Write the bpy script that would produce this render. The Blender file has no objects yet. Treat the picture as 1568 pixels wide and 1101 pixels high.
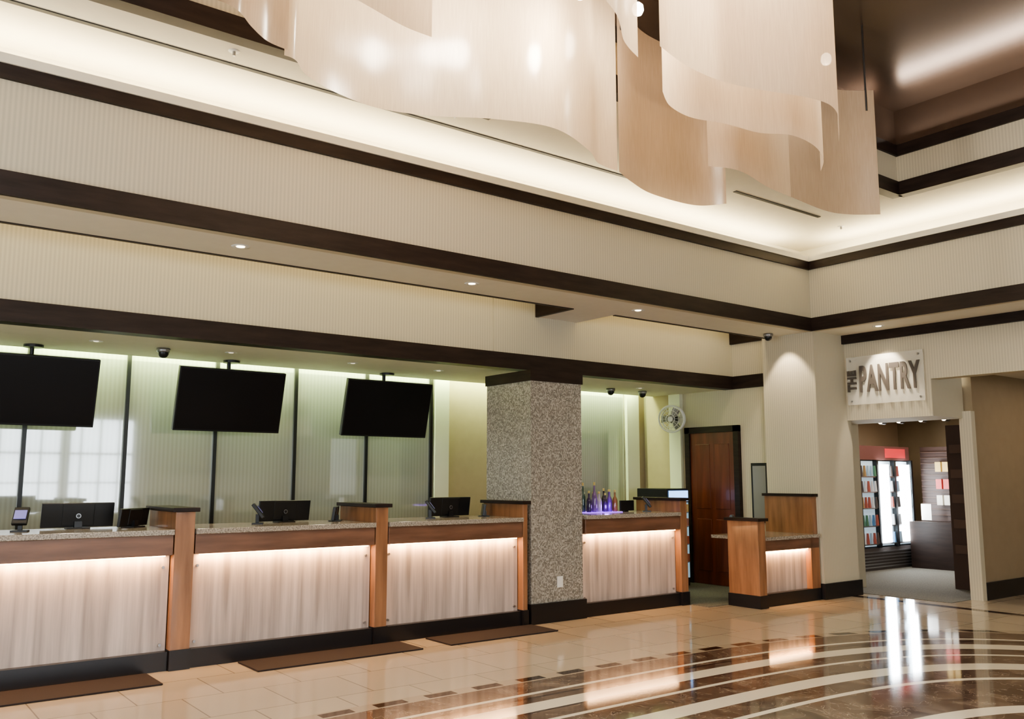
import bpy, math, random
from mathutils import Vector
random.seed(4)
S=bpy.context.scene
COL=S.collection
S.view_settings.look='AgX - Medium High Contrast'
S.view_settings.exposure=0.15
# ---------------------------------------------------------------- materials
def newmat(name):
    m=bpy.data.materials.new(name); m.use_nodes=True
    return m, m.node_tree.nodes, m.node_tree.links, m.node_tree.nodes['Principled BSDF']
def mat(name,col,rough=.5,metal=0,spec=.5,coat=0,noise=0,nscale=(8,8,8),bump=0,emit=None,estr=0,trans=0):
    m,n,l,b=newmat(name)
    b.inputs['Base Color'].default_value=(*col,1)
    b.inputs['Roughness'].default_value=rough
    b.inputs['Metallic'].default_value=metal
    b.inputs['Specular IOR Level'].default_value=spec
    b.inputs['Coat Weight'].default_value=coat
    if trans: b.inputs['Transmission Weight'].default_value=trans
    if emit:
        b.inputs['Emission Color'].default_value=(*emit,1); b.inputs['Emission Strength'].default_value=estr
    if noise:
        tc=n.new('ShaderNodeTexCoord'); mp=n.new('ShaderNodeMapping'); mp.inputs['Scale'].default_value=nscale
        nz=n.new('ShaderNodeTexNoise'); nz.inputs['Scale'].default_value=1; nz.inputs['Detail'].default_value=6
        l.new(tc.outputs['Object'],mp.inputs[0]); l.new(mp.outputs[0],nz.inputs[0])
        mx=n.new('ShaderNodeMixRGB'); mx.inputs[1].default_value=(*[c*(1-noise) for c in col],1)
        mx.inputs[2].default_value=(*[min(1,c*(1+noise)) for c in col],1)
        rp=n.new('ShaderNodeMapRange'); rp.inputs[1].default_value=.3; rp.inputs[2].default_value=.7
        l.new(nz.outputs[0],rp.inputs[0]); l.new(rp.outputs[0],mx.inputs[0]); l.new(mx.outputs[0],b.inputs['Base Color'])
        if bump:
            bp=n.new('ShaderNodeBump'); bp.inputs['Strength'].default_value=bump; bp.inputs['Distance'].default_value=.01
            l.new(nz.outputs[0],bp.inputs['Height']); l.new(bp.outputs[0],b.inputs['Normal'])
    return m
def ribbed(name,col,amp=.06,period=.03,rough=.7,spec=.3,coat=0,metal=0,coatior=1.5):
    """wall covering with fine vertical ribs"""
    m,n,l,b=newmat(name)
    g=n.new('ShaderNodeNewGeometry'); sx=n.new('ShaderNodeSeparateXYZ'); l.new(g.outputs['Position'],sx.inputs[0])
    ad=n.new('ShaderNodeMath'); ad.operation='ADD'; l.new(sx.outputs[0],ad.inputs[0]); l.new(sx.outputs[1],ad.inputs[1])
    mu=n.new('ShaderNodeMath'); mu.operation='MULTIPLY'; mu.inputs[1].default_value=2*math.pi/period; l.new(ad.outputs[0],mu.inputs[0])
    si=n.new('ShaderNodeMath'); si.operation='SINE'; l.new(mu.outputs[0],si.inputs[0])
    mr=n.new('ShaderNodeMapRange'); mr.inputs[1].default_value=-1; l.new(si.outputs[0],mr.inputs[0])
    mx=n.new('ShaderNodeMixRGB'); mx.inputs[1].default_value=(*[c*(1-amp) for c in col],1); mx.inputs[2].default_value=(*[min(1,c*(1+amp)) for c in col],1)
    l.new(mr.outputs[0],mx.inputs[0]); l.new(mx.outputs[0],b.inputs['Base Color'])
    b.inputs['Roughness'].default_value=rough; b.inputs['Specular IOR Level'].default_value=spec; b.inputs['Coat Weight'].default_value=coat
    b.inputs['Metallic'].default_value=metal; b.inputs['Coat IOR'].default_value=coatior
    return m
CREAM=ribbed('cream_wallcovering',(.575,.52,.395),.08,.034)
PLASTER=mat('white_ceiling_paint',(.76,.72,.61),.8,noise=.02)
DARK=mat('espresso_wood',(.026,.016,.013),.45,noise=.35,nscale=(3,3,20),spec=.3)
BROWN=mat('bronze_ceiling_paint',(.19,.14,.11),.25,metal=.8,noise=.08,nscale=(.6,.6,.6))
BASE=mat('black_base',(.015,.013,.014),.3)
WOOD=mat('cherry_wood',(.30,.15,.078),.33,coat=.25,noise=.3,nscale=(14,14,1.6))
WOODB=mat('cherry_band',(.19,.10,.064),.33,coat=.2,noise=.3,nscale=(1.6,14,14))
DOORW=mat('red_door_wood',(.15,.04,.02),.35,coat=.2,noise=.3,nscale=(12,12,1.2))
PANEL=mat('pale_grain_panel',(.48,.405,.36),.4,coat=.1,noise=.36,nscale=(15,15,.7))
GRAN=mat('granite_top',(.34,.30,.25),.15,noise=.6,nscale=(90,90,90))
TAN=mat('tan_wall',(.42,.34,.23),.7,noise=.03)
BEIGEW=mat('beige_hall_wall',(.34,.26,.165),.7,noise=.03)
GLASSW=ribbed('frosted_back_glass',(.42,.43,.39),.07,.045,.07,.8,coat=1,metal=.17,coatior=2.2)
BLACK=mat('black_plastic',(.012,.012,.013),.35)
SCREEN=mat('tv_screen',(.010,.0085,.009),.3,spec=.25)
GREY=mat('grey_metal',(.35,.35,.36),.3,metal=.8)
WHITEP=mat('white_plastic',(.75,.75,.73),.4)
CARP=mat('grey_carpet',(.13,.125,.105),.95,noise=.4,nscale=(60,60,60))
MAT=mat('brown_floor_mat',(.026,.016,.014),.85,noise=.2,nscale=(120,120,40))
LED=mat('warm_led',(1,.8,.55),.5,emit=(1,.64,.36),estr=12)
BULB=mat('lamp_lens',(1,.9,.75),.5,emit=(1,.86,.66),estr=7)
BULBD=mat('lamp_lens_dim',(.8,.72,.6),.5,emit=(1,.86,.66),estr=1.0)
WLED=mat('cooler_tube',(1,1,1),.5,emit=(.93,.97,1),estr=26)
def mosaic():
    m,n,l,b=newmat('mosaic_tile')
    tc=n.new('ShaderNodeTexCoord'); v=n.new('ShaderNodeTexVoronoi'); v.feature='F1'; v.distance='CHEBYCHEV'
    v.inputs['Scale'].default_value=75; v.inputs['Randomness'].default_value=.15
    l.new(tc.outputs['Object'],v.inputs['Vector'])
    sp=n.new('ShaderNodeSeparateColor'); l.new(v.outputs['Color'],sp.inputs[0])
    r=n.new('ShaderNodeValToRGB'); e=r.color_ramp.elements
    e[0].color=(.17,.16,.135,1); e[1].color=(.48,.45,.40,1); x=e.new(.5); x.color=(.29,.27,.235,1)
    l.new(sp.outputs[0],r.inputs[0]); l.new(r.outputs[0],b.inputs['Base Color'])
    b.inputs['Roughness'].default_value=.3
    bp=n.new('ShaderNodeBump'); bp.inputs['Strength'].default_value=.4; bp.inputs['Distance'].default_value=.003
    l.new(v.outputs['Distance'],bp.inputs['Height']); l.new(bp.outputs[0],b.inputs['Normal'])
    return m
MOS=mosaic()
def sheetmat(nm,c1,c2,tl):
    m,n,l,b=newmat(nm)
    n.remove(b); out=n['Material Output']
    tc=n.new('ShaderNodeTexCoord'); mp=n.new('ShaderNodeMapping'); mp.inputs['Scale'].default_value=(90,90,6)
    nz=n.new('ShaderNodeTexNoise'); nz.inputs['Scale'].default_value=1; nz.inputs['Detail'].default_value=4
    l.new(tc.outputs['Object'],mp.inputs[0]); l.new(mp.outputs[0],nz.inputs[0])
    mx=n.new('ShaderNodeMixRGB'); mx.inputs[1].default_value=(*c1,1); mx.inputs[2].default_value=(*c2,1)
    l.new(nz.outputs[0],mx.inputs[0])
    d=n.new('ShaderNodeBsdfDiffuse'); t=n.new('ShaderNodeBsdfTranslucent'); g=n.new('ShaderNodeBsdfGlossy'); g.inputs['Roughness'].default_value=.2
    tr=n.new('ShaderNodeBsdfTransparent'); tr.inputs[0].default_value=(1,.85,.7,1)
    l.new(mx.outputs[0],d.inputs[0]); l.new(mx.outputs[0],t.inputs[0])
    a=n.new('ShaderNodeMixShader'); a.inputs[0].default_value=tl; l.new(d.outputs[0],a.inputs[1]); l.new(t.outputs[0],a.inputs[2])
    c=n.new('ShaderNodeMixShader'); c.inputs[0].default_value=.03; l.new(a.outputs[0],c.inputs[1]); l.new(g.outputs[0],c.inputs[2])
    k=n.new('ShaderNodeMixShader'); k.inputs[0].default_value=.05; l.new(c.outputs[0],k.inputs[1]); l.new(tr.outputs[0],k.inputs[2])
    l.new(k.outputs[0],out.inputs[0]); return m
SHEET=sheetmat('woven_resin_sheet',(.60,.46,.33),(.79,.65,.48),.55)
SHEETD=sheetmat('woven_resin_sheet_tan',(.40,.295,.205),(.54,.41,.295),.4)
def floormat():
    m,n,l,b=newmat('polished_stone_floor')
    def M(op,a,c=None,cl=False):
        k=n.new('ShaderNodeMath'); k.operation=op; k.use_clamp=cl
        for i,q in enumerate((a,c)):
            if q is None: continue
            if isinstance(q,(int,float)): k.inputs[i].default_value=q
            else: l.new(q,k.inputs[i])
        return k.outputs[0]
    g=n.new('ShaderNodeNewGeometry'); sx=n.new('ShaderNodeSeparateXYZ'); l.new(g.outputs['Position'],sx.inputs[0])
    X,Y=sx.outputs[0],sx.outputs[1]
    ax=M('ABSOLUTE',M('DIVIDE',M('SUBTRACT',X,4.5),5.95)); ay=M('ABSOLUTE',M('DIVIDE',M('SUBTRACT',Y,1.0),4.75))
    d=M('POWER',M('ADD',M('POWER',ax,3.4),M('POWER',ay,3.4)),1/3.4)
    nz=n.new('ShaderNodeTexNoise'); nz.inputs['Scale'].default_value=3.2; nz.inputs['Detail'].default_value=9; nz.inputs['Distortion'].default_value=1.2
    l.new(g.outputs['Position'],nz.inputs['Vector'])
    r=n.new('ShaderNodeValToRGB'); e=r.color_ramp.elements; e[0].position=.3; e[0].color=(.062,.037,.027,1); e[1].position=.72; e[1].color=(.24,.175,.13,1)
    x=e.new(.5); x.color=(.125,.083,.06,1)
    l.new(nz.outputs[0],r.inputs[0])
    vo=n.new('ShaderNodeTexVoronoi'); vo.feature='DISTANCE_TO_EDGE'; vo.inputs['Scale'].default_value=2.6
    ad=n.new('ShaderNodeVectorMath'); l.new(g.outputs['Position'],ad.inputs[0]); l.new(nz.outputs['Color'],ad.inputs[1]); l.new(ad.outputs[0],vo.inputs['Vector'])
    vein=M('LESS_THAN',vo.outputs[0],.010)
    mv=n.new('ShaderNodeMixRGB'); l.new(M('MULTIPLY',vein,.4),mv.inputs[0]); l.new(r.outputs[0],mv.inputs[1]); mv.inputs[2].default_value=(.5,.42,.33,1)
    br=n.new('ShaderNodeTexBrick'); br.offset=.5; br.inputs['Scale'].default_value=1; br.inputs['Brick Width'].default_value=.6; br.inputs['Row Height'].default_value=.6
    br.inputs['Mortar Size'].default_value=.005; br.inputs['Color1'].default_value=(.46,.385,.29,1); br.inputs['Color2'].default_value=(.50,.42,.32,1); br.inputs['Mortar'].default_value=(.25,.205,.155,1)
    l.new(g.outputs['Position'],br.inputs['Vector'])
    def band(lo,hi): return M('MULTIPLY',M('GREATER_THAN',d,lo),M('LESS_THAN',d,hi))
    inner=M('LESS_THAN',d,.985)
    c0=n.new('ShaderNodeMixRGB'); l.new(inner,c0.inputs[0]); l.new(br.outputs[0],c0.inputs[1]); l.new(mv.outputs[0],c0.inputs[2])
    cur=c0.outputs[0]
    def over(mask,col):
        nonlocal cur
        k=n.new('ShaderNodeMixRGB'); l.new(mask,k.inputs[0]); l.new(cur,k.inputs[1]); k.inputs[2].default_value=(*col,1); cur=k.outputs[0]
    cream=(.76,.68,.54)
    over(band(.955,.985),(.43,.35,.26))
    over(M('MULTIPLY',band(.960,.980),M('GREATER_THAN',M('FRACT',M('MULTIPLY',X,2.4)),.42)),(.025,.015,.012))
    over(band(.885,.895),cream)
    over(band(.865,.872),(.04,.025,.02))
    over(band(.80,.845),cream)
    over(band(.80,.806),(.05,.03,.025))
    over(band(.755,.765),cream)
    over(band(.66,.70),cream)
    over(band(.60,.612),cream)
    over(band(.44,.47),cream)
    st=M('MULTIPLY',M('GREATER_THAN',X,10.85),M('LESS_THAN',X,11.0)); over(st,(.05,.035,.03))
    l.new(cur,b.inputs['Base Color'])
    b.inputs['Roughness'].default_value=.07; b.inputs['Specular IOR Level'].default_value=.6
    return m
FLOOR=floormat()
# ---------------------------------------------------------------- helpers
def link(o,parent=None):
    COL.objects.link(o)
    if parent: o.parent=parent
    return o
def empty(name,loc=(0,0,0)):
    e=bpy.data.objects.new(name,None); e.empty_display_size=.1; e.location=loc; return link(e)
def meshobj(name,verts,faces,m,parent=None,smooth=False):
    me=bpy.data.meshes.new(name); me.from_pydata(verts,[],faces); me.update()
    if m: me.materials.append(m)
    if smooth:
        for f in me.polygons: f.use_smooth=True
    return link(bpy.data.objects.new(name,me),parent)
def box(name,x0,x1,y0,y1,z0,z1,m,parent=None,bev=0):
    cx,cy,cz=(x0+x1)/2,(y0+y1)/2,(z0+z1)/2
    v=[(x-cx,y-cy,z-cz) for x in (x0,x1) for y in (y0,y1) for z in (z0,z1)]
    f=[(0,1,3,2),(4,6,7,5),(0,4,5,1),(2,3,7,6),(0,2,6,4),(1,5,7,3)]
    o=meshobj(name,v,f,m,parent); o.location=(cx,cy,cz)
    if bev:
        b=o.modifiers.new('b','BEVEL'); b.width=bev; b.segments=2
    return o
def cyl(name,p,r,h,m,parent=None,axis='Z',seg=24,r2=None):
    r2=r if r2 is None else r2
    v=[];f=[]
    for i in range(seg):
        a=2*math.pi*i/seg; c,s=math.cos(a),math.sin(a)
        for rr,t in ((r,-h/2),(r2,h/2)):
            q={'Z':(c*rr,s*rr,t),'Y':(c*rr,t,s*rr),'X':(t,c*rr,s*rr)}[axis]; v.append(q)
    for i in range(seg):
        j=(i+1)%seg; f.append((2*i,2*j,2*j+1,2*i+1))
    f.append(tuple(2*i for i in range(seg))[::-1]); f.append(tuple(2*i+1 for i in range(seg)))
    o=meshobj(name,v,f,m,parent); o.location=p
    return o
def lathe(name,prof,p,m,parent=None,seg=16):
    v=[];f=[]
    for r,z in prof:
        for i in range(seg):
            a=2*math.pi*i/seg; v.append((r*math.cos(a),r*math.sin(a),z))
    for k in range(len(prof)-1):
        for i in range(seg):
            j=(i+1)%seg; f.append((k*seg+i,k*seg+j,(k+1)*seg+j,(k+1)*seg+i))
    o=meshobj(name,v,f,m,parent,True); o.location=p; return o
def area(name,loc,sx,sy,e,col,rot=(0,0,0)):
    L=bpy.data.lights.new(name,'AREA'); L.shape='RECTANGLE'; L.size=sx; L.size_y=sy; L.energy=e; L.color=col
    o=bpy.data.objects.new(name,L); o.location=loc; o.rotation_euler=rot; link(o); return o
def point(name,loc,e,col,r=.05,parent=None):
    L=bpy.data.lights.new(name,'POINT'); L.energy=e; L.color=col; L.shadow_soft_size=r
    o=bpy.data.objects.new(name,L); o.location=loc; link(o,parent); return o
def spot(name,loc,e,col,ang=70,blend=.6,rot=(0,0,0),parent=None,r=.04):
    L=bpy.data.lights.new(name,'SPOT'); L.energy=e; L.color=col; L.spot_size=math.radians(ang); L.spot_blend=blend; L.shadow_soft_size=r
    o=bpy.data.objects.new(name,L); o.location=loc; o.rotation_euler=rot; link(o,parent); return o
WARM=(1,.84,.65)
# ---------------------------------------------------------------- room shell
XL=-5.0; YF=-7.0
box('floor',XL,17,YF,10.3,-.1,0,FLOOR)
box('floor_carpet_desk',XL,10.4,8.4,10.1,.0,.006,CARP)
box('floor_carpet_passage',8.56,10.4,7.3,8.4,.0,.006,CARP)
box('floor_carpet_pantry',11.25,16.5,5.7,9.2,.0,.006,CARP)
box('wall_back_upper',XL,10.25,6.85,6.97,3.5,4.43,CREAM)
box('wall_right_upper',10.25,10.37,YF,6.97,3.5,4.43,CREAM)
t=.035
box('trim_1',XL,10.25,6.85-t,6.85,3.49,3.665,DARK)
box('trim_2',10.25-t,10.25,YF,6.85,3.49,3.665,DARK)
box('trim_3',XL,10.25,6.85-t,6.85,4.325,4.43,DARK)
box('trim_4',10.25-t,10.25,YF,6.85,4.325,4.43,DARK)
# perimeter light cove
box('wall_cove_lip_back',XL,10.30,6.80,6.86,4.43,4.50,PLASTER)
box('wall_cove_lip_right',10.20,10.26,YF,6.80,4.43,4.50,PLASTER)
box('ceiling_cove_shelf_back',XL,10.95,6.86,7.45,4.40,4.44,PLASTER)
box('ceiling_cove_shelf_right',10.26,10.95,YF,6.86,4.40,4.44,PLASTER)
box('wall_cove_back',XL,11,7.40,7.5,4.40,4.8,PLASTER)
box('wall_cove_right',10.9,11,YF,7.4,4.40,4.8,PLASTER)
box('ceiling_back_left',XL,4.5,6.15,7.5,4.8,4.88,PLASTER)
box('ceiling_back_right',4.5,9.55,5.15,7.5,4.8,4.88,PLASTER)
box('ceiling_right',9.55,11,YF,7.5,4.8,4.88,PLASTER)
box('ceiling_front',XL,9.55,YF,-3,4.8,4.88,PLASTER)
def tray(name,x0,x1,y0,y1):
    horizontal = (x1-x0)>(y1-y0)
    def b(nm,z0,z1,m,ex=0):
        if horizontal: box(nm,x0,x1,y0-ex,y1,z0,z1,m)
        else: box(nm,x0-ex,x1,y0,y1,z0,z1,m)
    b('trim_tray_low_'+name,4.78,4.94,DARK,.03)
    b('wall_tray_'+name,4.94,5.25,CREAM)
    b('trim_tray_high_'+name,5.25,5.38,DARK,.03)
    b('wall_tray_bronze_'+name,5.38,5.8,BROWN)
tray('back_left',XL,4.5,6.15,6.25)
tray('jog',4.5,4.6,5.15,6.15)
tray('back_right',4.5,9.6,5.15,5.25)
tray('right',9.55,9.65,-3,5.15)
box('ceiling_tray',XL,9.7,-3.1,6.3,5.8,5.88,BROWN)
box('wall_tray_front',XL,9.65,-3.1,-3,4.88,5.8,BROWN)
# soffits
YR=8.30   # header plane behind the lit recess
box('ceiling_soffit_back',XL,10.3,6.97,7.62,3.5,3.56,PLASTER)
box('ceiling_soffit_bridge',6.72,7.36,7.62,YR,3.5,4.0,PLASTER)
box('ceiling_soffit_right',10.37,11.0,YF,6.97,3.5,3.56,PLASTER)
box('trim_soffit_edge',XL,6.70,7.595,7.635,3.492,3.56,DARK)
box('trim_soffit_edge_2',7.36,10.3,7.595,7.635,3.492,3.56,DARK)
box('dark_recess_end',6.68,6.72,7.62,YR,3.495,4.0,DARK)  # end faces of the recess, given the dark colour
box('dark_recess_end_2',10.36,10.40,7.68,YR,3.495,4.0,DARK)
box('ceiling_recess',XL,10.5,7.56,8.4,4.0,4.05,PLASTER)
box('wall_recess_front',XL,10.4,7.50,7.56,3.56,4.0,PLASTER)
box('wall_header_left',XL,6.05,YR,YR+.12,2.86,4.0,CREAM)
box('wall_header_mid',6.05,7.33,YR-.015,YR+.12,2.86,4.0,CREAM)
box('wall_header_right',7.33,10.4,YR,YR+.12,2.86,4.0,CREAM)
box('trim_5',XL,10.4,YR-.035,YR+.14,2.835,3.02,DARK)
box('trim_5_return',10.365,10.40,7.68,YR-.035,2.835,3.02,DARK)
# desk-area ceiling and back
box('ceiling_desk',XL,10.4,YR+.14,9.85,2.84,2.9,PLASTER)
box('ceiling_desk_cove',XL,10.5,9.85,10.2,3.05,3.1,PLASTER)
box('wall_cove_desk',XL,10.4,9.83,9.86,2.84,3.05,PLASTER)
box('wall_back',XL,10.5,10.1,10.2,0,3.05,TAN)
g=empty('glass_wall_panels')
xs=[round(1.51+.96*i,2) for i in range(-6,6)]
for i in range(len(xs)-1):
    box('glass_panel',xs[i]+.02,xs[i+1]-.02,10.07,10.1,0.02,3.0,GLASSW,g)
for x in xs: box('mullion',x-.02,x+.02,10.04,10.1,0,2.98,BLACK,g)
LITP=mat('pale_pilaster',(.74,.74,.60),.6)
box('wall_back_pilaster_1',6.36,6.58,10.02,10.1,0,3.0,LITP)
g=empty('glass_wall_panels')
for a,b_ in ((7.6,8.3),(8.3,9.0),(9.0,9.92)): box('glass_panel',a+.015,b_-.015,10.07,10.1,.02,3.0,GLASSW,g)
box('wall_back_pilaster_2',9.94,10.2,10.02,10.1,0,3.0,LITP)
box('wall_right_desk',10.4,10.5,7.68,10.1,0,4.0,CREAM)
box('wall_right_desk_panel',10.36,10.4,9.52,10.0,0,2.84,TAN)
box('wall_right_desk_pilaster',10.33,10.4,9.27,9.50,0,2.84,LITP)
# pillar and pantry side
box('wall_pillar',10.3,11.10,6.85,7.68,0,3.5,CREAM)
box('baseboard_pillar',10.27,11.13,6.82,7.0,0,.2,BASE)
box('wall_right_sign',11.0,11.8,5.65,6.85,2.33,3.5,CREAM)
box('wall_right_header',11.0,11.2,YF,5.65,2.80,3.5,CREAM)
box('trim_6',10.95,11.0,YF,6.85,3.38,3.5,DARK)
box('wall_pantry_jamb',11.1,11.92,7.25,7.35,0,2.8,CREAM)
box('wall_pantry_left',11.8,11.92,7.35,9.2,0,2.8,CREAM)
box('wall_pantry_over',11.1,11.8,6.85,7.25,2.33,2.8,CREAM)
box('wall_hall',11.86,16.5,5.56,5.68,0,2.95,BEIGEW)
box('trim_pantry_casing',11.76,11.86,5.54,5.70,0,2.42,CREAM)
box('trim_pantry_casing_top',11.80,11.86,5.70,7.25,2.33,2.42,CREAM)
box('baseboard_hall',11.86,16.5,5.53,5.56,0,.22,BASE)
box('ceiling_hall',11.2,16.5,YF,5.6,2.95,3.0,PLASTER)
box('wall_hall_end',16.5,16.6,YF,9.3,0,3.0,BEIGEW)
box('wall_hall_front',11,16.6,YF-.15,YF,0,3.0,BEIGEW)
box('ceiling_pantry',11.8,16.5,5.68,9.3,2.7,2.76,PLASTER)
PW=mat('pantry_wall',(.46,.355,.25),.6)
box('wall_pantry_back',11.9,16.5,9.2,9.3,0,2.7,PW)
box('wall_pantry_front_return',11.9,16.5,5.68,5.74,0,2.7,PW)
# window walls behind and beside the camera
g=empty('window_1')
box('wall_front_low',XL,11,YF-.15,YF,0,.7,CREAM)
box('wall_front_high',XL,11,YF-.15,YF,3.2,4.8,CREAM)
box('wall_front_solid_right',6.9,11,YF-.15,YF,.7,3.2,CREAM)
for x in (-5,-3,-1,1,3,5): box('wall_front_pier_%d'%(x+5),x,x+.25,YF-.15,YF,.7,3.2,CREAM)
for x in [-4.5+.5*i for i in range(23)]:
    box('mullion',x+.0,x+.05,YF-.1,YF-.05,.7,3.2,GREY,g)
box('transom',XL,6.9,YF-.1,YF-.05,2.2,2.26,GREY,g)
box('transom',XL,6.9,YF-.1,YF-.05,1.4,1.44,GREY,g)
box('wall_left_low',XL-.15,XL,YF,10.2,0,.4,CREAM)
box('wall_left_high',XL-.15,XL,YF,10.2,3.2,5.9,CREAM)
box('wall_left_back',XL-.15,XL,5.5,10.2,.4,3.2,CREAM)
box('wall_left_front',XL-.15,XL,YF,-1,.4,3.2,CREAM)
# ---------------------------------------------------------------- column
g=empty('mosaic_column')
box('shaft',6.07,6.81,7.61,8.44,.2,2.62,MOS,g)
box('capital',6.055,6.825,7.595,8.455,2.62,2.74,DARK,g)
box('plinth',6.045,6.84,7.58,8.46,0,.21,BASE,g)
box('outlet_plate',6.43,6.51,7.60,7.61,.36,.48,WHITEP,g,.003)
# ---------------------------------------------------------------- desks
def bay(x0,x1,y=7.63,zt=1.13,zp=.89,yd=.72):
    g=empty('reception_desk')
    box('toe_kick',x0,x1,y-.01,y+.1,0,.15,BASE,g)
    box('front_panel',x0,x1,y+.06,y+.1,.15,zp+.04,PANEL,g)
    box('wood_band',x0,x1,y-.03,y+.08,zp+.03,zt-.045,WOODB,g,.004)
    box('led_strip',x0+.05,x1-.05,y+.0,y+.025,zp+.018,zp+.03,LED,g)
    box('granite_top',x0,x1,y-.06,y+yd,zt-.045,zt,GRAN,g,.005)
    box('cabinet_back',x0,x1,y+yd-.1,y+yd-.04,0,zt-.045,WOODB,g)
    for x in (x0+.05,x1-.05):
        for z in (.2,zp-.07): cyl('standoff',(x,y+.05,z),.012,.02,GREY,g,'Y',12)
    return g
BAYS=[(-1.2,2.29),(2.47,4.16),(4.31,5.94),(6.85,8.42)]
for a,b_ in BAYS: bay(a,b_)
def divider(x0,x1,y0=7.60,y1=8.36,z=1.27):
    g=empty('desk_divider')
    box('post',x0,x1,y0,y1,.15,z,WOOD,g,.003)
    box('base',x0-.005,x1+.005,y0-.015,y1,0,.16,BASE,g)
    box('cap',x0-.03,x1+.03,y0-.03,y1+.03,z,z+.035,DARK,g,.004)
divider(2.30,2.46); divider(4.17,4.30); divider(5.95,6.01,7.60,8.33); divider(8.43,8.55)
for x0,x1 in BAYS:
    area('under_counter_light',((x0+x1)/2,7.655,.905),x1-x0-.1,.03,13*(x1-x0)/1.7,(1,.55,.24),(math.radians(14),0,0))
g=empty('accessible_desk')
box('pier',8.93,9.07,6.82,7.28,.15,1.03,WOOD,g,.003)
box('pier_cap',8.90,9.10,6.79,7.31,1.03,1.065,DARK,g,.003)
box('pier_base',8.92,9.08,6.81,7.29,0,.15,BASE,g)
box('toe_kick',9.08,10.26,6.88,7.28,0,.15,BASE,g)
box('front_panel',9.07,10.26,6.96,7.0,.15,.68,PANEL,g)
box('wood_band',9.07,10.26,6.88,6.98,.66,.79,WOODB,g)
box('granite_top',9.07,10.26,6.85,7.66,.79,.83,GRAN,g)
box('led_strip',9.1,10.1,6.92,6.94,.645,.657,LED,g)
box('end_post',10.08,10.26,6.88,6.97,.15,.79,WOOD,g)
box('wainscot',10.20,10.295,6.92,7.66,.83,1.31,WOOD,g)
box('wainscot_cap',10.17,10.298,6.89,7.68,1.31,1.345,DARK,g)
area('under_counter_light',(9.6,6.945,.64),1.0,.03,9,(1,.52,.20),(math.radians(14),0,0))
for a,b_ in ((.2,2.12),(2.86,4.42),(4.72,6.03)):
    box('floor_mat',a,b_,7.12,7.57,.0,.014,MAT,None,.004)
# ---------------------------------------------------------------- TVs
def tv(x0):
    g=empty('wall_television',(x0+.59,9.6,2.395))
    def lb(nm,a,b,c,d,e,f,m,bev=0): return box(nm,a,b,c,d,e,f,m,g,bev)
    lb('bezel',-.59,.59,-.03,.03,-.345,.345,BLACK,.006)
    lb('screen',-.575,.575,-.034,-.028,-.325,.33,SCREEN)
    lb('back_hump',-.4,.4,.03,.07,-.2,.2,BLACK,.01)
    g.rotation_euler=(math.radians(14),0,0)
    m=empty('tv_ceiling_mount')
    cyl('plate',(x0+.59,9.62,2.825),.09,.025,BLACK,m)
    cyl('pole',(x0+.59,9.70,2.62),.022,.42,BLACK,m)
    box('arm',x0+.5,x0+.68,9.69,9.74,2.40,2.5,BLACK,m)
for x0 in (-1.07,.88,2.84,4.80): tv(x0)
def dome(x,y,z):
    g=empty('dome_camera',(x,y,z-.003))
    lathe('housing',[(0,0),(.065,0),(.065,-.03),(.055,-.04)],(0,0,0),GREY,g)
    lathe('dome',[(.052,-.035),(.05,-.06),(.035,-.085),(.015,-.095),(0,-.097)],(0,0,0),BLACK,g)
for p in ((2.55,9.1,2.84),(8.9,9.3,2.84),(9.55,9.3,2.84),(10.0,7.35,3.5)): dome(*p)
def downlight(x,y,z,e,ang=80,col=WARM,lens=.05,dim=False):
    g=empty('recessed_downlight',(x,y,z))
    lathe('ring',[(lens,-.004),(lens+.025,-.004),(lens+.028,0)],(0,0,0),WHITEP,g)
    cyl('lens',(0,0,-.003),lens*.7,.004,BULBD if dim else BULB,g)
    spot('bulb',(0,0,-.03),e,col,ang,.7,parent=g)
for x in (-2.2,.2,2.61,5.0,7.37): downlight(x,7.22,3.5,40,80)
downlight(10.62,6.1,3.5,25); downlight(10.62,3.7,3.5,25); downlight(10.62,1.5,3.5,25)
for x in (-1,.6,1.9,3.2,4.6,5.75,7.6,9.2): downlight(x,9.0,2.84,18,120,WARM,.035,True)
spot('pillar_downlight',(10.0,7.25,3.47),42,WARM,70,.35,(0,math.radians(-18),0))
spot('pantry_sign_light',(10.62,6.22,3.46),75,(1,.88,.7),62,.3,(0,math.radians(-24),0))
# ---------------------------------------------------------------- door, fan, frame, fridge
g=empty('door_1')
box('slab',10.36,10.395,8.27,9.10,.01,2.22,DOORW,g)
for z0,z1 in ((.2,.95),(1.1,2.05)):
    for y0,y1 in ((8.37,8.64),(8.73,9.0)):
        box('panel',10.352,10.365,y0,y1,z0,z1,DOORW,g,.006)
for a,b_ in ((8.18,8.27),(9.10,9.19)): box('frame_side',10.33,10.398,a,b_,0,2.31,DARK,g)
box('frame_top',10.33,10.398,8.18,9.19,2.22,2.31,DARK,g)
cyl('knob',(10.33,8.33,1.0),.028,.05,GREY,g,'X')
g=empty('framed_mirror')
box('frame',10.37,10.398,7.72,8.0,.93,1.76,BLACK,g)
box('glass',10.365,10.371,7.75,7.97,.97,1.72,mat('mirror_grey',(.25,.25,.24),.15),g)
g=empty('wall_fan',(10.08,9.22,2.44))
def ring(nm,R,r,x,m):
    v=[];f=[];A,B=32,8
    for i in range(A):
        a=2*math.pi*i/A
        for j in range(B):
            q=2*math.pi*j/B; rr=R+r*math.cos(q); v.append((x+r*math.sin(q),rr*math.cos(a),rr*math.sin(a)))
    for i in range(A):
        for j in range(B):
            f.append((i*B+j,((i+1)%A)*B+j,((i+1)%A)*B+(j+1)%B,i*B+(j+1)%B))
    return meshobj(nm,v,f,m,g,True)
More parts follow.
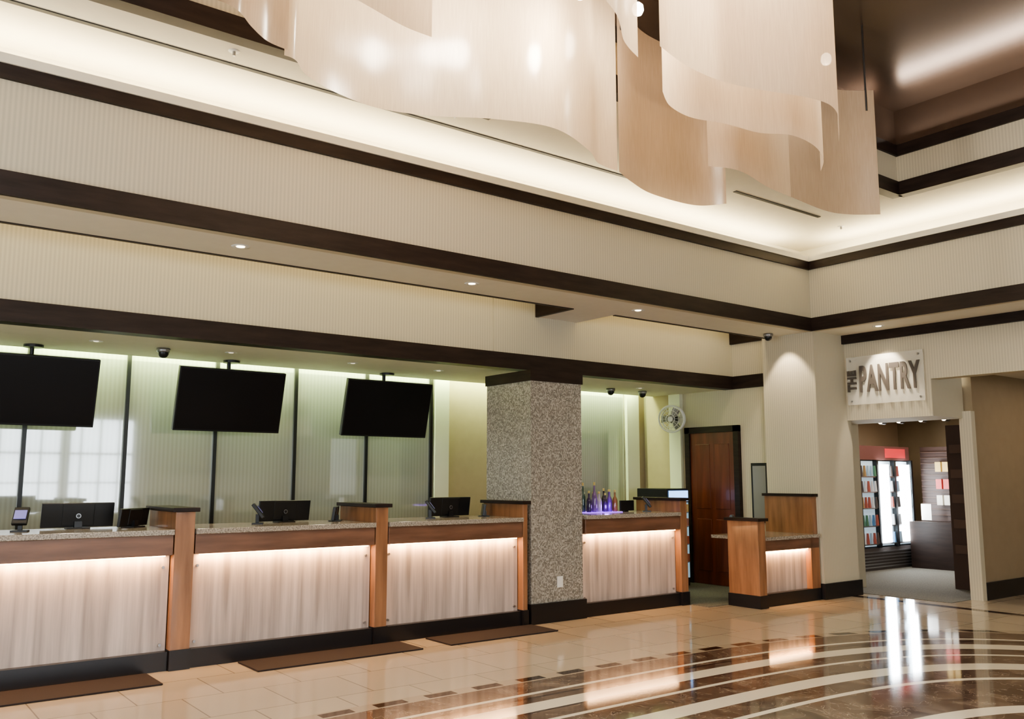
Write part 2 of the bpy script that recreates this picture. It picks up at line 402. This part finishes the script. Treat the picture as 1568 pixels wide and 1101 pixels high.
FANM=mat('fan_white',(.8,.8,.78),.4)
ring('cage_rim',.2,.014,0,FANM); ring('cage_rim_back',.19,.009,.09,FANM); ring('cage_mid',.13,.005,-.035,FANM); ring('cage_in',.07,.005,-.045,FANM)
for i in range(16):
    a=2*math.pi*i/16
    o=cyl('spoke',(-.025,.1*math.cos(a),.1*math.sin(a)),.003,.19,FANM,g,'Z',6); o.rotation_euler=(a-math.pi/2,0,0)
cyl('hub',(-.045,0,0),.04,.02,FANM,g,'X'); cyl('motor',(.11,0,0),.07,.1,BLACK,g,'X')
for k in range(3):
    a=2*math.pi*k/3
    vs=[]
    for r_,w,tw in ((.03,.02,.01),(.1,.05,.018),(.17,.055,.018)):
        for s in (-1,1): vs.append((.03+s*tw, r_*math.cos(a)-s*w*math.sin(a), r_*math.sin(a)+s*w*math.cos(a)))
    meshobj('blade',vs,[(0,1,3,2),(2,3,5,4)],GREY,g)
cyl('wall_arm',(.2,0,-.02),.02,.18,FANM,g,'X'); cyl('wall_plate',(.235,0,-.03),.05,.02,FANM,g,'X')
g.rotation_euler=(0,math.radians(-6),math.radians(22))
g=empty('drinks_fridge')
box('cabinet',9.5,9.94,8.80,9.4,.02,1.40,BLACK,g,.008)
box('door_glass',9.53,9.91,8.775,8.80,.14,1.20,mat('fridge_glass',(.06,.09,.10),.08,emit=(.5,.8,.95),estr=.45),g)
box('logo_panel',9.53,9.91,8.775,8.80,1.22,1.37,mat('fridge_sign',(.1,.2,.5),.3,emit=(.30,.55,1),estr=2.6),g)
for z in (.35,.6,.85,1.05):
    box('shelf',9.54,9.90,8.77,8.774,z,z+.012,GREY,g)
    for i in range(5): cyl('can',(9.575+i*.075,8.768,z+.07),.022,.11,mat('can%d'%i,(random.uniform(.1,.6),random.uniform(.1,.4),.1),.3),g,'Z',10)
# ---------------------------------------------------------------- monitors etc.
def monitor(x,y,w,rot=0,badge=True):
    g=empty('computer_monitor',(x,y,1.13))
    h=w*.36
    def tilt(o): o.rotation_euler=(math.radians(8),0,0); return o
    tilt(box('shell',-w/2,w/2,-.012,.014,-.0,h,BLACK,g,.004)).location=(0,0,h/2+.012)
    tilt(box('ridge',-w*.22,w*.22,-.018,-.01,0,h*.9,BLACK,g,.004)).location=(0,-.014,h/2+.012)
    tilt(box('screen',-w/2+.01,w/2-.01,.014,.016,0,h*.93,SCREEN,g)).location=(0,.015,h/2+.012)
    box('stand',-.03,.03,-.03,.0,-.0,.06,BLACK,g)
    box('foot',-.09,.09,-.06,.06,0,.01,BLACK,g,.003)
    if badge:
        cyl('badge',(0,-.025,h*.52),.02,.004,GREY,g,'Y',16); cyl('badge_inner',(0,-.027,h*.52),.014,.004,BLACK,g,'Y',16)
    g.rotation_euler=(0,0,math.radians(rot)); return g
monitor(1.68,8.22,.56,0); monitor(2.10,8.12,.42,44,False)
monitor(3.50,8.20,.54,6); monitor(4.0,8.12,.36,58,False)
monitor(5.40,8.20,.56,6); monitor(5.80,8.12,.34,58,False)
def terminal(x,y,rot,lit=False):
    g=empty('card_terminal',(x,y,1.13))
    box('base',-.06,.06,-.05,.05,0,.012,BLACK,g)
    box('stem',-.015,.015,-.01,.02,.01,.09,BLACK,g)
    o=box('pad',-.055,.055,-.015,.015,.04,.20,BLACK,g,.006); o.rotation_euler=(math.radians(-38),0,0)
    o=box('lcd',-.043,.043,-.021,-.0155,.0,.08,mat('lcd',(.1,.1,.2),.2,emit=(.35,.3,.75),estr=.6 if lit else .05),g); o.location=(0,-.018,.135); o.rotation_euler=(math.radians(-38),0,0)
    g.rotation_euler=(0,0,math.radians(rot))
terminal(1.22,8.0,-20,True); terminal(3.16,8.0,65); terminal(5.03,8.0,60); terminal(8.25,8.0,50)
g=empty('tablet_stand',(8.05,8.15,1.13)); box('slab',-.12,.12,-.01,.01,.01,.14,BLACK,g,.004); box('leg',-.03,.03,0,.06,0,.02,BLACK,g)
# bottles
g=empty('liquor_bottles')
prof=[(0,0),(.036,0),(.038,.01),(.038,.15),(.03,.18),(.014,.21),(.013,.27)]
cap=[(.016,.265),(.016,.297),(0,.298)]
bc=[(.05,.03,.10),(.20,.12,.30),(.45,.40,.5),(.03,.02,.04),(.12,.05,.25),(.25,.12,.05),(.05,.10,.08)]
CAPM=mat('bottle_cap',(.5,.4,.2),.3,metal=.7)
for i in range(12):
    c=bc[i%7]; m=mat('bottle_glass%d'%i,c,.06,coat=.5)
    x=7.36+.088*(i%6)+random.uniform(-.01,.01); y=8.10+.11*(i//6); s=random.uniform(.75,1.02)+(.35 if i in (1,6) else 0)
    for nm,pf,mm in (('bottle',prof,m),('cap',cap,CAPM)):
        o=lathe(nm,pf,(x,y,1.138),mm,g); o.scale=(.85,.85,s)
box('lit_tray',7.3,7.85,8.02,8.28,1.13,1.138,mat('purple_tray',(.3,.1,.7),.3,emit=(.35,.12,1),estr=1.6),g)
point('tray_glow',(7.6,8.04,1.2),1.2,(.4,.15,1),.03,g)
# ---------------------------------------------------------------- sign
g=empty('pantry_sign')
m,n,l,b=newmat('acrylic_plate'); b.inputs['Base Color'].default_value=(.85,.82,.74,1); b.inputs['Roughness'].default_value=.2; b.inputs['Alpha'].default_value=.35
box('plate',10.93,10.94,5.70,6.78,2.53,3.18,m,g)
for y in (5.76,6.72):
    for z in (2.58,3.13): cyl('standoff',(10.96,y,z),.014,.07,GREY,g,'X',12)
LET=mat('sign_letters',(.10,.085,.075),.4)
def text(body,loc,size,rot,w=None,h=None):
    c=bpy.data.curves.new(body,'FONT'); c.body=body; c.size=size; c.extrude=.008; c.offset=.008; c.align_x='CENTER'; c.align_y='CENTER'; c.space_character=1.08
    c.materials.append(LET); o=bpy.data.objects.new('letters_'+body.lower(),c); o.location=loc; o.rotation_euler=rot; link(o,g)
    bpy.context.view_layer.update()
    if w: o.scale=(w/o.dimensions.x,h/o.dimensions.y,1)
    return o
text('PANTRY',(10.915,6.17,2.85),.3,(math.pi/2,0,-math.pi/2),.84,.36)
text('THE',(10.915,6.69,2.85),.15,(math.pi/2,-math.pi/2,-math.pi/2),.29,.13)
# ---------------------------------------------------------------- pantry contents
g=empty('beverage_cooler')
box('carcass',13.7,15.4,8.45,9.1,0,2.1,BLACK,g)
box('header',13.7,15.4,8.40,8.45,1.86,2.1,mat('cooler_header',(.13,.06,.055),.3,emit=(.6,.15,.12),estr=.03),g)
box('header_logo',14.6,15.25,8.39,8.40,1.90,2.06,mat('cooler_red',(.5,.05,.05),.3,emit=(.9,.1,.12),estr=.3),g)
box('grille',13.7,15.4,8.40,8.45,0,.38,mat('grille_grey',(.09,.08,.08),.4),g)
for i in range(6): box('louvre',13.75,15.35,8.385,8.40,.05+.05*i,.07+.05*i,GREY,g)
INT=mat('cooler_interior',(.4,.5,.55),.5,emit=(.65,.85,1),estr=.4)
box('interior',13.75,15.35,8.43,8.45,.4,1.84,INT,g)
for x in (13.7,14.24,14.80,15.36): box('door_stile',x,x+.05,8.35,8.43,.38,1.86,BLACK,g)
for x,w in ((14.34,.24),(15.02,.24)): box('light_tube',x,x+w,8.33,8.345,.46,1.78,WLED,g)
for z in (.45,.75,1.05,1.32,1.58):
    box('shelf',13.75,15.35,8.37,8.43,z-.02,z,GREY,g)
    for i in range(15):
        x=13.8+i*.104
        if 14.28<x<14.64 or 14.98<x<15.3: continue
        c=random.choice([(.3,.09,.07),(.08,.18,.32),(.5,.52,.55),(.3,.2,.1),(.08,.18,.12),(.08,.07,.07),(.3,.4,.5)])
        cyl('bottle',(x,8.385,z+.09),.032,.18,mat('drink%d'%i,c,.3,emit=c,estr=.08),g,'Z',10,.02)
g=empty('snack_display')
SL=mat('slatwall',(.06,.033,.025),.5)
box('slatwall',15.6,15.68,7.3,8.3,.0,2.1,SL,g)
for i in range(12): box('slat',15.57,15.6,7.3,8.3,.9+i*.1,.91+i*.1,mat('slat_edge',(.12,.07,.05),.5),g)
for z,c in ((1.08,(.55,.52,.45)),(1.36,(.45,.08,.07)),(1.66,(.55,.40,.15))):
    for y in (7.5,7.62,7.75,7.88):
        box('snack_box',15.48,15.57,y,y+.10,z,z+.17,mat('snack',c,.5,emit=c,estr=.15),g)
box('notice',15.3,15.31,8.0,8.18,.82,1.1,WHITEP,g)
box('counter',15.1,15.56,7.2,8.3,0,.8,DARK,g)
g=empty('retail_shelf')
box('shelf_unit',12.7,13.1,6.04,6.36,0,2.3,SL,g)
for i in range(5): box('shelf_goods',12.65,12.7,6.10,6.30,.5+.35*i,.62+.35*i,mat('goods%d'%i,(.10,.06,.045),.5),g)
g=empty('track_light')
box('rail',13.0,13.04,6.3,7.6,2.66,2.70,BLACK,g)
for y in (6.5,6.85,7.2,7.5):
    cyl('stem',(13.02,y,2.56),.008,.24,BLACK,g)
    cyl('head',(13.02,y,2.42),.04,.12,BLACK,g,'X'); cyl('lens',(12.955,y,2.42),.035,.01,BULB,g,'X')
area('pantry_light',(14,7.4,2.6),2.5,1.5,46,(1,.88,.74))
area('hall_light',(13.2,4.4,2.9),2,1,12,WARM)
# ---------------------------------------------------------------- ceiling slots
SLOT=mat('slot_black',(.02,.02,.02),.6)
box('trim_air_slot_1',XL,6.75,6.60,6.645,4.792,4.8,SLOT)
box('trim_air_slot_2',7.95,9.6,6.2,6.245,4.792,4.8,SLOT)
for x,y in ((2.2,6.4),(4.2,6.35),(10.2,6.3)):
    g=empty('ceiling_sprinkler',(x,y,4.8005)); lathe('rose',[(0,-.005),(.04,-.005),(.045,0)],(0,0,0),WHITEP,g); cyl('head',(0,0,-.02),.012,.04,GREY,g)
# ---------------------------------------------------------------- chandelier
ch=empty('sculptural_chandelier')
def crom(P,n=10):
    Q=[P[0]]+P+[P[-1]]; out=[]
    for i in range(1,len(Q)-2):
        p0,p1,p2,p3=[Vector(q) for q in Q[i-1:i+3]]
        for k in range(n):
            t=k/n
            out.append(.5*((2*p1)+(-p0+p2)*t+(2*p0-5*p1+4*p2-p3)*t*t+(-p0+3*p1-3*p2+p3)*t**3))
    out.append(Vector(P[-1])); return out
def sheet(P,zt,zb=3.95,rods=True,m=None):
    C=crom([(p[0],p[1],p[2] if len(p)>2 else zb) for p in P],12); R=7; v=[];f=[]
    N=len(C)
    for i,c in enumerate(C):
        b=c.z
        for r in range(R):
            v.append((c.x,c.y,b+(zt-b)*r/(R-1)))
    for i in range(N-1):
        for r in range(R-1): f.append((i*R+r,(i+1)*R+r,(i+1)*R+r+1,i*R+r+1))
    o=meshobj('resin_sheet',v,f,m or SHEET,ch,True)
    if rods:
        for k in (int(N*.12),int(N*.88)):
            c=C[k]; cyl('hanger_rod',(c.x,c.y,(zt+5.8)/2-.1),.009,5.8-zt+.2,BLACK,ch,'Z',8)
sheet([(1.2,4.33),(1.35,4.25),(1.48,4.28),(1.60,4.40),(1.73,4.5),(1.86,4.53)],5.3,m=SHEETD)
sheet([(1.87,4.60),(1.95,4.62),(2.08,4.76),(2.35,4.88),(2.66,4.92),(2.99,4.82),(3.37,4.60),(3.79,4.48),(4.25,4.64),(4.5,4.80),(4.74,4.84)],5.5)
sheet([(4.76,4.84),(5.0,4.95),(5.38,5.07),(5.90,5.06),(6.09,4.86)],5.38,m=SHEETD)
sheet([(5.22,4.33),(5.5,4.25),(6.01,4.36),(6.38,4.40)],5.15)
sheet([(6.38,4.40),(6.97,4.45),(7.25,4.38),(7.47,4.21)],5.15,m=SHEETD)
sheet([(3.95,3.62),(4.15,3.74),(4.40,3.78),(4.67,3.71),(4.98,3.67),(5.2,3.56),(5.5,3.58),(5.8,3.70),(6.02,3.87)],5.2)
sheet([(3.50,3.22),(3.80,3.29),(4.1,3.30),(4.35,3.25),(4.79,3.11),(5.05,3.12),(5.35,3.28),(5.58,3.43)],5.2)
sheet([(1.3,3.6),(1.6,3.72),(2.02,3.84),(2.25,3.9),(2.43,3.91)],5.3)
sheet([(2.3,3.0),(2.6,2.95),(3.03,3.10),(3.3,3.3),(3.5,3.39)],5.3)
BG=mat('globe_bulb',(1,1,1),.4,emit=(1,.93,.8),estr=14)
for i,(x,y,z,e) in enumerate([(2.1,4.3,4.95,14),(2.9,4.35,4.75,55),(3.7,4.1,4.75,90),(4.55,4.4,5.05,28),(4.5,3.5,5.0,16),(5.4,4.1,4.95,20),(6.3,3.95,5.0,12),(2.6,3.4,5.0,22)]):
    lathe('bulb_globe',[(0,-.05),(.03,-.04),(.045,-.01),(.04,.03),(.02,.05),(0,.055)],(x,y,z),BG,ch)
    cyl('bulb_stem',(x,y,(z+5.85)/2),.007,5.8-z,BLACK,ch,'Z',8)
    point('bulb_light',(x,y,z-.12),e,(1,.90,.74),.1,ch)
# ---------------------------------------------------------------- lights
area('cove_light_back',(2.6,7.15,4.47),15,.12,150,(1,.86,.60),(math.pi,0,0))
area('cove_light_right',(10.6,1.5,4.47),.12,10.5,105,(1,.86,.60),(math.pi,0,0))
area('tray_sheen_fill',(9.44,3.4,5.42),.06,3.2,22,(1,.90,.78),(math.pi,math.radians(-20),0))  # added lamp without a fitting, brightens a band of the bronze ceiling
area('recess_light_left',(.85,7.66,3.9),11.4,.06,30,(1,.80,.42),(math.radians(35),0,0))
area('recess_light_right',(8.85,7.66,3.9),2.9,.06,8,(1,.80,.42),(math.radians(35),0,0))
area('green_cove_light',(2.6,9.95,3.03),15,.12,300,(.80,1,.50))
area('lobby_fill',(3.0,1.0,5.7),6,5,290,(1,.94,.84))  # added fill below the tray ceiling, stands for no actual fixture
W=bpy.data.worlds.new('w'); S.world=W; W.use_nodes=True
W.node_tree.nodes['Background'].inputs[0].default_value=(.84,.92,1,1); W.node_tree.nodes['Background'].inputs[1].default_value=7
# ---------------------------------------------------------------- camera
f=1355.0; p=math.radians(7.63); yw=math.radians(52.65)
cam=bpy.data.cameras.new('camera'); cam.sensor_width=36; cam.lens=36*f/1568; cam.clip_start=.05
co=bpy.data.objects.new('camera',cam); link(co); co.location=(0,0,1.55)
co.rotation_euler=(math.pi/2+p,0,yw-math.pi/2)
S.camera=co
